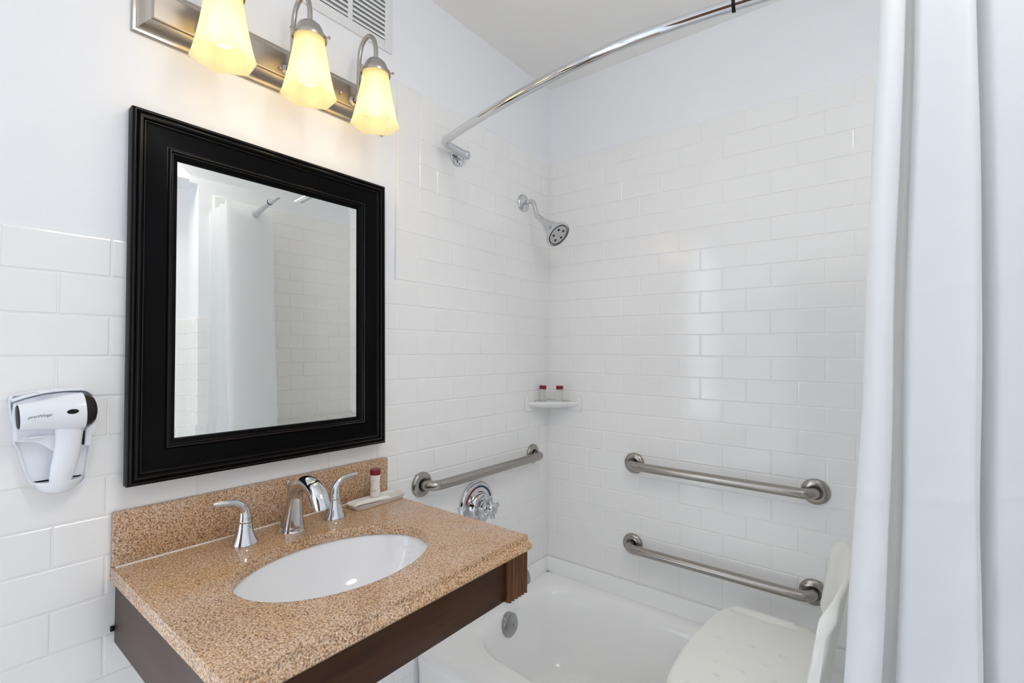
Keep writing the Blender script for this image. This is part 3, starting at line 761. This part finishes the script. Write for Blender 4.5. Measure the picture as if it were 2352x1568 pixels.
# ------------------------------------------------------------------ air vent
vt = thing('air_vent', 'white louvred air return grille on the wall by the ceiling', 'vent', (0, -1.07, 2.37))
VY0, VY1, VZ0, VZ1 = -1.262, -.8865, 2.253, 2.487
cols = [(-1.150, -1.0435), (-1.0285, -.915)]
g = G()
zs0, zs1 = 2.284, 2.462
ed = [VY0] + [-1.262+.012]  # outer band
def band(y0, y1, z0, z1): g.box((.0003, y0, z0), (.0052, y1, z1), .0012)
C3 = [(-1.240, -1.1660)] + cols
C3 = [(-1.2650+.018, -1.166)] + cols
band(VY0, C3[0][0], VZ0, VZ1); band(C3[0][1], C3[1][0], zs0, zs1); band(C3[1][1], C3[2][0], zs0, zs1); band(C3[2][1], VY1, VZ0, VZ1)
band(C3[0][0], C3[2][1], VZ0, zs0); band(C3[0][0], C3[2][1], zs1, VZ1)
g.build('vent_frame', VENTP, vt)
G().box((.0002, C3[0][0]-.002, zs0-.002), (.0008, C3[2][1]+.002, zs1+.002)).build('cavity_shade_sheet', VENTD, vt, smooth=False)  # flat grey sheet stands in for the shade behind the louvres
for y0, y1 in C3:
    g = G(); z = zs0+.001
    while z < zs1-.004:
        P = [Vector((.0010, y0, z+.0085)), Vector((.0050, y0, z+.0020)), Vector((.0054, y0, z+.0030)), Vector((.0054, y0, z+.0085)), Vector((.0016, y0, z+.0105))]
        g.prism(P, (0, y1-y0, 0)); z += .0146
    g.build('louvre_bank', VENTP, vt, smooth=False)
G().lathe([(.003, .0052), (.0028, .0066), (.0005, .007)], (0, -.898, 2.309), (1, 0, 0), 14).build('screw', VENTP, vt)

# ------------------------------------------------------------------ hair dryer and its wall holder
hold = thing('dryer_holder', 'white plastic wall holder cradling the small hair dryer', 'holder', (TF, -1.652, 1.06))
outl = [(-1.7101, 1.2439), (-1.6992, 1.2481), (-1.6725, 1.2522), (-1.6422, 1.2541), (-1.6149, 1.2533), (-1.603, 1.2496), (-1.5971, 1.2361), (-1.5985, 1.2072), (-1.5991, 1.1866), (-1.6005, 1.1743), (-1.6010, 1.1595), (-1.6010, 1.1413), (-1.6030, 1.1153), (-1.6059, 1.0868), (-1.6056, 1.0787), (-1.6136, 1.0688), (-1.6274, 1.0629), (-1.6509, 1.0617), (-1.6628, 1.0675), (-1.6778, 1.0802), (-1.6885, 1.1059), (-1.6973, 1.1444), (-1.7036, 1.1623), (-1.7051, 1.1907), (-1.7095, 1.2136)]
cy, cz = -1.652, 1.165
def scl(s_, x): return [Vector((x, cy+(a-cy)*s_, cz+(b-cz)*s_)) for a, b in bez2]
bez2 = []
N_ = len(outl)
for i in range(N_):
    p0, p1, p2, p3 = [Vector((*outl[(i+j) % N_], 0)) for j in (-1, 0, 1, 2)]
    for k in range(4):
        t = k/4; q = .5*((2*p1)+(p2-p0)*t+(2*p0-5*p1+4*p2-p3)*t*t+(3*p1-p0-3*p2+p3)*t**3); bez2.append((q.x, q.y))
g = G().loft([scl(.97, TF+.0003), scl(1., TF+.004), scl(1., TF+.020), scl(.985, TF+.024), scl(.955, TF+.023), scl(.93, TF+.016)], True, True, True)
g.build('back_shell', WHITEP, hold, angle=40)
# hood over the barrel, lower ledge, bottom cup and side clip
def strip(p, x0, x1, th, nrm=1):
    """band following a polyline in the wall plane, from depth x0 to x1"""
    P = bez([Vector((0, a, b)) for a, b in p], 5); L = []
    for i, q in enumerate(P):
        d = (P[min(i+1, len(P)-1)]-P[max(i-1, 0)]).normalized(); nn = Vector((0, -d.z, d.y))*th*nrm
        L.append([q+Vector((x0, 0, 0)), q+Vector((x1-.003, 0, 0)), q+nn*.3+Vector((x1, 0, 0)), q+nn*.7+Vector((x1, 0, 0)), q+nn+Vector((x1-.003, 0, 0)), q+nn+Vector((x0, 0, 0))])
    return G().loft(L, True, True, True)
P = [Vector((.016, a, b)) for a, b in [(-1.7035, 1.1650), (-1.6800, 1.1620), (-1.6680, 1.1550), (-1.6580, 1.1440), (-1.6300, 1.1420), (-1.6150, 1.1500), (-1.6060, 1.1800), (-1.6030, 1.2150), (-1.6045, 1.2380), (-1.6150, 1.2460), (-1.6420, 1.2475), (-1.6700, 1.2445), (-1.6920, 1.2385), (-1.7060, 1.2325), (-1.7075, 1.2100), (-1.7045, 1.1850)]]
o = G().prism(P, (.028, 0, 0)).build('barrel_cradle', WHITEP, hold, angle=30); md = o.modifiers.new('round', 'BEVEL'); md.width = .003; md.segments = 3; md.limit_method = 'ANGLE'
strip([(-1.7085, 1.2345), (-1.6920, 1.2405), (-1.6700, 1.2462), (-1.6420, 1.2492), (-1.6150, 1.2478), (-1.6030, 1.2390)], .020, .050, .0045).build('top_hood', WHITEP, hold, angle=50)
strip([(-1.6770, 1.2465), (-1.6560, 1.2500)], .030, .058, .0035).build('top_clip', WHITEP, hold, angle=50)
strip([(-1.7010, 1.1720), (-1.6840, 1.1735), (-1.6600, 1.1738), (-1.6500, 1.1715), (-1.6470, 1.1600), (-1.6520, 1.1420)], .020, .047, -.0042).build('lower_ledge', WHITEP, hold, angle=50)
strip([(-1.6870, 1.1735), (-1.6670, 1.1738)], .030, .054, -.0045).build('lower_clip', WHITEP, hold, angle=50)
def cup_loop(z, sy, sx, oy=0.): return [Vector((TF+.016+.030*sx*max(0, math.sin(t))+.0, -1.6440+oy+.0330*sy*math.cos(t), z)) for t in [2*pi*k/40 for k in range(40)]]
G().loft([cup_loop(1.0665, .45, .75), cup_loop(1.0680, .62, .95), cup_loop(1.0750, .88, 1.12), cup_loop(1.0860, 1.05, 1.25), cup_loop(1.0880, 1.05, 1.26), cup_loop(1.0885, 1.0, 1.20), cup_loop(1.0860, .90, 1.1)], True, True, True).build('bottom_cup', WHITEP, hold, angle=50)
P = [Vector((.022, a, b)) for a, b in [(-1.6115, 1.1790), (-1.5960, 1.1900), (-1.5950, 1.1850), (-1.5975, 1.1740), (-1.6020, 1.1660), (-1.6035, 1.1475), (-1.6060, 1.1455), (-1.6110, 1.1460), (-1.6130, 1.1490)]]
o = G().prism(P, (.026, 0, 0)).build('side_clip', WHITEP, hold, angle=50); md = o.modifiers.new('round', 'BEVEL'); md.width = .002; md.segments = 2

dr = thing('hair_dryer', 'small white hair dryer with dark air intake on the tiled wall left of the mirror', 'hair dryer', (.055, -1.645, 1.07))
BX = .056
ba = Vector((BX, -1.7020, 1.2090)); bb = Vector((BX, -1.6170, 1.2135)); bax = (bb-ba).normalized(); bl = (bb-ba).length
body = G().lathe([(.0200, .0015), (.0212, 0), (.0222, .001), (.0245, .020), (.0285, .045), (.0318, .062), (.0330, .072), (.0328, bl-.001), (.0318, bl), (.0300, bl)], ba, bax, 56).build('barrel', WHITEP, dr, angle=40)
G().lathe([(.0302, bl-.0005), (.0300, bl+.003), (.0275, bl+.0095), (.0215, bl+.0155), (.0120, bl+.0185), (.0005, bl+.0195)], ba, bax, 40).build('intake_grille', GRILLE, dr)['label'] = 'dark domed air intake'
G().lathe([(.0205, .004), (.0208, -.0006), (.0190, -.0016), (.0120, -.0018), (.0005, -.0018)], ba, bax, 40).build('nozzle', DARKP, dr)['label'] = 'dark round nozzle'
pth = [(BX-.002, -1.6345, 1.200), (BX-.002, -1.6350, 1.180), (BX-.003, -1.6355, 1.160), (BX-.004, -1.6375, 1.138), (BX-.006, -1.6405, 1.115), (BX-.008, -1.6445, 1.093), (BX-.009, -1.6475, 1.076), (BX-.009, -1.6483, 1.0705)]
P = bez(pth, 5)
G().tube(P, lerpseq([.0205, .0200, .0188, .0185, .0180, .0158, .0125, .0095], 5), 32, up=(1, 0, 0), squash=[(.82, 1.)]*len(P)).build('handle', WHITEP, dr, angle=60)
# oval badge and printed name wrapped on the barrel
side = Vector((math.cos(math.radians(-8)), 0, math.sin(math.radians(-8))))
def on_barrel(u, v, lift=.0004):
    """u along the barrel from its left end, v height round the barrel"""
    prof = [(0, .0222), (.020, .0245), (.045, .0285), (.062, .0318), (.072, .0330), (.2, .0330)]
    for (u0, r0), (u1, r1) in zip(prof, prof[1:]):
        if u0 <= u <= u1: r = r0+(r1-r0)*(u-u0)/(u1-u0); break
    else: r = prof[-1][1]
    r += lift; ph = v/r
    return ba+bax*u+Vector((math.cos(ph), 0, math.sin(ph)))*r
L = []
for rr in (1., .8, .4, .02):
    L.append([on_barrel(.0655+.0083*rr*math.cos(2*pi*k/32), .0030+.0045*rr*math.sin(2*pi*k/32), .0007 if rr < 1 else -.0002) for k in range(32)])
G().loft(L, True, False, True).build('oval_switch_window', DARKP, dr)['label'] = 'black oval window'
cu = bpy.data.curves.new('logo', 'FONT'); cu.body = 'proWings'; cu.size = .0066; cu.shear = .3; cu.space_character = .92; cu.offset = .00008
to = bpy.data.objects.new('logo', cu); COL.objects.link(to)
dg = bpy.context.evaluated_depsgraph_get(); tm = bpy.data.meshes.new_from_object(to.evaluated_get(dg))
w = max(v.co.x for v in tm.vertices)
for v in tm.vertices:
    u_ = .0090+v.co.x/w*.0300; vv = -.0020+v.co.y*.95+.0012*(v.co.x/w)
    v.co = on_barrel(u_, vv, .0004)-Vector(dr['_org'])
bpy.data.objects.remove(to, do_unlink=True)
tm.materials.clear(); tm.materials.append(TEXTM)
lo_ = bpy.data.objects.new('brand_print', tm); COL.objects.link(lo_); lo_.parent = dr
G().box((BX-.012, -1.6180, 1.150), (BX+.004, -1.6145, 1.176), .0015).build('rear_switch', DARKP, dr)

# ------------------------------------------------------------------ shower chair
chair = thing('shower_chair', 'cream plastic shower chair standing in the bathtub', 'shower chair', (.92, -.37, .062))
SZT = .500; SCXX, SCYY = .917, -.372
def seat_top(u, v):
    """u, v in -1..1 -> plan point"""
    m_ = max(abs(u), abs(v)); e = 6.5; q = m_/(abs(u)**e+abs(v)**e)**(1/e) if m_ > 1e-9 else 1.
    x, y = u*q, v*q
    taper = .146*(1+.10*(1-y*y))*(1-.07*y*(y > 0))
    return SCXX+.002+x*taper+.010*y*(y > 0), SCYY+y*.278
holes = []
for i, (hx, hy) in enumerate([(.827, -.333), (.871, -.392), (.913, -.3217), (.993, -.3156), (.962, -.3855), (.918, -.4506), (.998, -.4442), (.850, -.45), (.87, -.51), (.96, -.51), (.84, -.27), (.93, -.25)]):
    if i < 10: holes.append((hx, hy))
def seat_h(x, y, u, v):
    e = max(abs(u), abs(v)); h = 0.
    if e > .90: h -= .012*((e-.90)/.10)**2.2
    for s_ in (-1, 1):
        d = (y-SCYY)*s_
        wx = .094; t = abs(x-SCXX+.008)
        if t < wx:
            f = min(1., (wx-t)/.012)
            if .212 < d < .226:                       # finger slot
                q = min((d-.212)/.003, (.226-d)/.004, 1); h -= .026*max(0, q)*f
            elif d >= .226 and d < .266:              # rolled hand grip
                q = math.sin((d-.226)/.040*pi); h += .0060*q*f
    for hx, hy in holes:
        dx = (x-hx)/.0090; dy = (y-hy)/.0044; q = dx*dx+dy*dy
        if q < 1: h -= .016*(1-q)
        elif q < 2.4: h += .0007
    h -= .004*math.cos(min(1, abs(u))*pi/2)*math.cos(min(1, abs(v))*pi/2)
    return h
g = G(); NU, NV = 190, 340
def fseat(i, j):
    u, v = 2*i-1, 2*j-1; x, y = seat_top(u, v); return Vector((x, y, SZT+seat_h(x, y, u, v)))
g.grid(fseat, NU, NV)
rim = [(2*i/NU-1, -1) for i in range(NU)] + [(1, 2*j/NV-1) for j in range(NV)] + [(1-2*i/NU, 1) for i in range(NU)] + [(-1, 1-2*j/NV) for j in range(NV)]
r0 = [Vector((*seat_top(u, v), 0)) for u, v in rim]
cc = Vector((SCXX, SCYY, 0))
def rl(s_, z): return [cc+(p-cc)*s_+Vector((0, 0, z)) for p in r0]
g.loft([[p+Vector((0, 0, SZT+seat_h(p.x, p.y, 1, 1))) for p in r0], rl(1.006, SZT-.018), rl(1.006, SZT-.036), rl(.99, SZT-.040), rl(.975, SZT-.036), rl(.97, SZT-.022), rl(.2, SZT-.022)], True, False, True)
g.build('seat', SEATP, chair, angle=50, fix=True)
# curved backrest, its top edge running along y
def back_x(v): return 1.118-.010*v*v
g = G()
def sec(v):
    """closed section across the back panel at position v in -1..1"""
    y = -.372+.250*v; bx_ = 1.120-.038*v*v+(.020 if v < 0 else 0)*abs(v)
    top = .815-.050*abs(v)**5; bot = .545+.045*abs(v)**5
    pts = []
    n = 40
    th = .014*(1+1.3*max(0, (abs(v)-.80)/.20))
    for k in range(n):
        t = 2*pi*k/n; cxx = math.cos(t); szz = math.sin(t)
        hz = (top-bot)/2; mz = (top+bot)/2
        zz = math.copysign(abs(szz)**.35, szz)*hz
        rim_ = 1+1.0*max(0, (abs(zz)/hz-.72)/.28)*(1 if cxx > 0 else .4)
        xx = math.copysign(abs(cxx)**.6, cxx)*th*.5*rim_
        lean = .17*(mz+zz-.66)
        pts.append(Vector((bx_+xx+lean, y, mz+zz)))
    return pts
vs_ = [-1+2*i/48 for i in range(49)]
loops = []
for v in vs_:
    L = sec(v)
    if abs(v) > .95:
        c = sum(L, Vector())/len(L); f = 1-((abs(v)-.95)/.05)**2*.45
        L = [Vector((c.x+(p.x-c.x)*f, p.y, c.z+(p.z-c.z)*(.55+.45*f))) for p in L]
    loops.append(L)
g.loft(loops, True, True, True); g.build('backrest', SEATP, chair, angle=60)
for s_ in (-1, 1):
    g = G().tube(bez([(1.005, -.372+.185*s_, SZT-.026), (1.045, -.372+.185*s_, SZT-.028), (1.080, -.372+.185*s_, SZT+.005), (1.094, -.372+.13*s_, SZT+.07), (1.118, -.372+.10*s_, SZT+.16)], 6), .011, 16)
    g.build('back_post', SEATP, chair, angle=60)
for sx, sy in ((-1, -1), (-1, 1), (1, -1), (1, 1)):
    tp = Vector((SCXX+.110*sx, SCYY+.145*sy, SZT-.024)); bt = Vector((SCXX+.135*sx, SCYY+.165*sy, .090))
    lg_ = G().tube([tp, bt], .0125, 18).build('leg', ALU, chair)
    G().lathe([(.001, -.020), (.019, -.020), (.021, -.014), (.017, .012), (.0145, .020)], bt, (0, 0, 1), 20).build('rubber_foot', RUBBER, lg_)

# ------------------------------------------------------------------ shower curtain
cur = thing('shower_curtain', 'white pleated cloth shower curtain bunched at the right end of the tub', 'curtain', (1.30, -.775, .37))
ZT, ZB = 2.078, .372
PLAN = [(1.2245, -.672), (1.2255, -.705), (1.2265, -.745), (1.2270, -.800), (1.2275, -.845), (1.2310, -.872), (1.2420, -.884), (1.2535, -.876), (1.2575, -.850), (1.2565, -.800), (1.2555, -.755), (1.2570, -.700), (1.2650, -.674),
        (1.2725, -.695), (1.2705, -.750), (1.2690, -.815), (1.2720, -.846), (1.2830, -.855), (1.3000, -.864), (1.3160, -.873), (1.3280, -.878), (1.3355, -.866), (1.3370, -.835), (1.3350, -.760), (1.3370, -.700), (1.3445, -.674),
        (1.3510, -.695), (1.3485, -.760), (1.3480, -.825), (1.3520, -.852), (1.3680, -.862), (1.3880, -.866), (1.4010, -.868), (1.4075, -.858), (1.4085, -.825), (1.4060, -.755), (1.4075, -.700), (1.4140, -.674),
        (1.4200, -.695), (1.4180, -.755), (1.4185, -.815), (1.4250, -.842), (1.4410, -.858), (1.4560, -.863), (1.4640, -.856), (1.4665, -.825), (1.4650, -.755), (1.4665, -.700), (1.4720, -.678), (1.4775, -.695), (1.4780, -.750), (1.4800, -.815), (1.4880, -.848), (1.4990, -.860)]
PLANS = bez([(a, b, 0) for a, b in PLAN], 8)
def curtain_pt(i, z):
    p = PLANS[i]; f = (ZT-z)/(ZT-ZB); x, y = p.x, p.y
    sh = -.082*max(0., min(1., (1.335-x)/.105))**1.25
    q = f*f*.25+f*.75
    x += sh*q
    if x > 1.33: x += .0025*math.sin(3*z+20*x)*f
    y += .006*math.sin(4.1*z+9*x)*f-.010*f*max(0, math.sin((x-1.2)*16))
    x += .0018*math.sin(7*z+31*x)+.0012*math.sin(17*z+60*y)*f
    for z0, a0 in ((1.125, .0022), (1.44, .0012), (.80, .0016)): y -= a0*math.exp(-((z-z0-.02*math.sin(14*x))/.005)**2)
    d = (z-1.0)-(x-1.30)*1.4; y += .0022*math.sin(d*42)*math.exp(-((z-.95)/.22)**2)*f
    return Vector((x, y, z))
NP, NZ_ = len(PLANS), 320
g = G(); g.grid(lambda a, b: Vector((0, 0, 0)), NP-1, NZ_)
g.v = [curtain_pt(i, ZT+(ZB-ZT)*j/NZ_) for j in range(NZ_+1) for i in range(NP)]
cl = g.build('cloth', CURTAIN, cur, angle=180, fix=False)
RINGM = mat('curtain_ring', (.80, .80, .78), .3)
cross = [i for i in range(NP-1) if (PLANS[i].y+.745)*(PLANS[i+1].y+.745) <= 0]
for i in cross:
    x = curtain_pt(i, RZ).x
    if x > 1.44: continue
    yr = rod_y(x); R_, r_ = .0205, .0026; L = []
    for a in range(32):
        t = 2*pi*a/32; c = Vector((0, math.cos(t), math.sin(t)))
        L.append([Vector((x, yr, RZ))+c*(R_+r_*math.cos(q*pi/4))+Vector((r_*math.sin(q*pi/4), 0, 0)) for q in range(8)])
    L.append(L[0]); gg = G().loft(L, True)
    gg.build('grommet', RINGM, cur)

for o in bpy.data.objects:
    if '_org' in o: del o['_org']
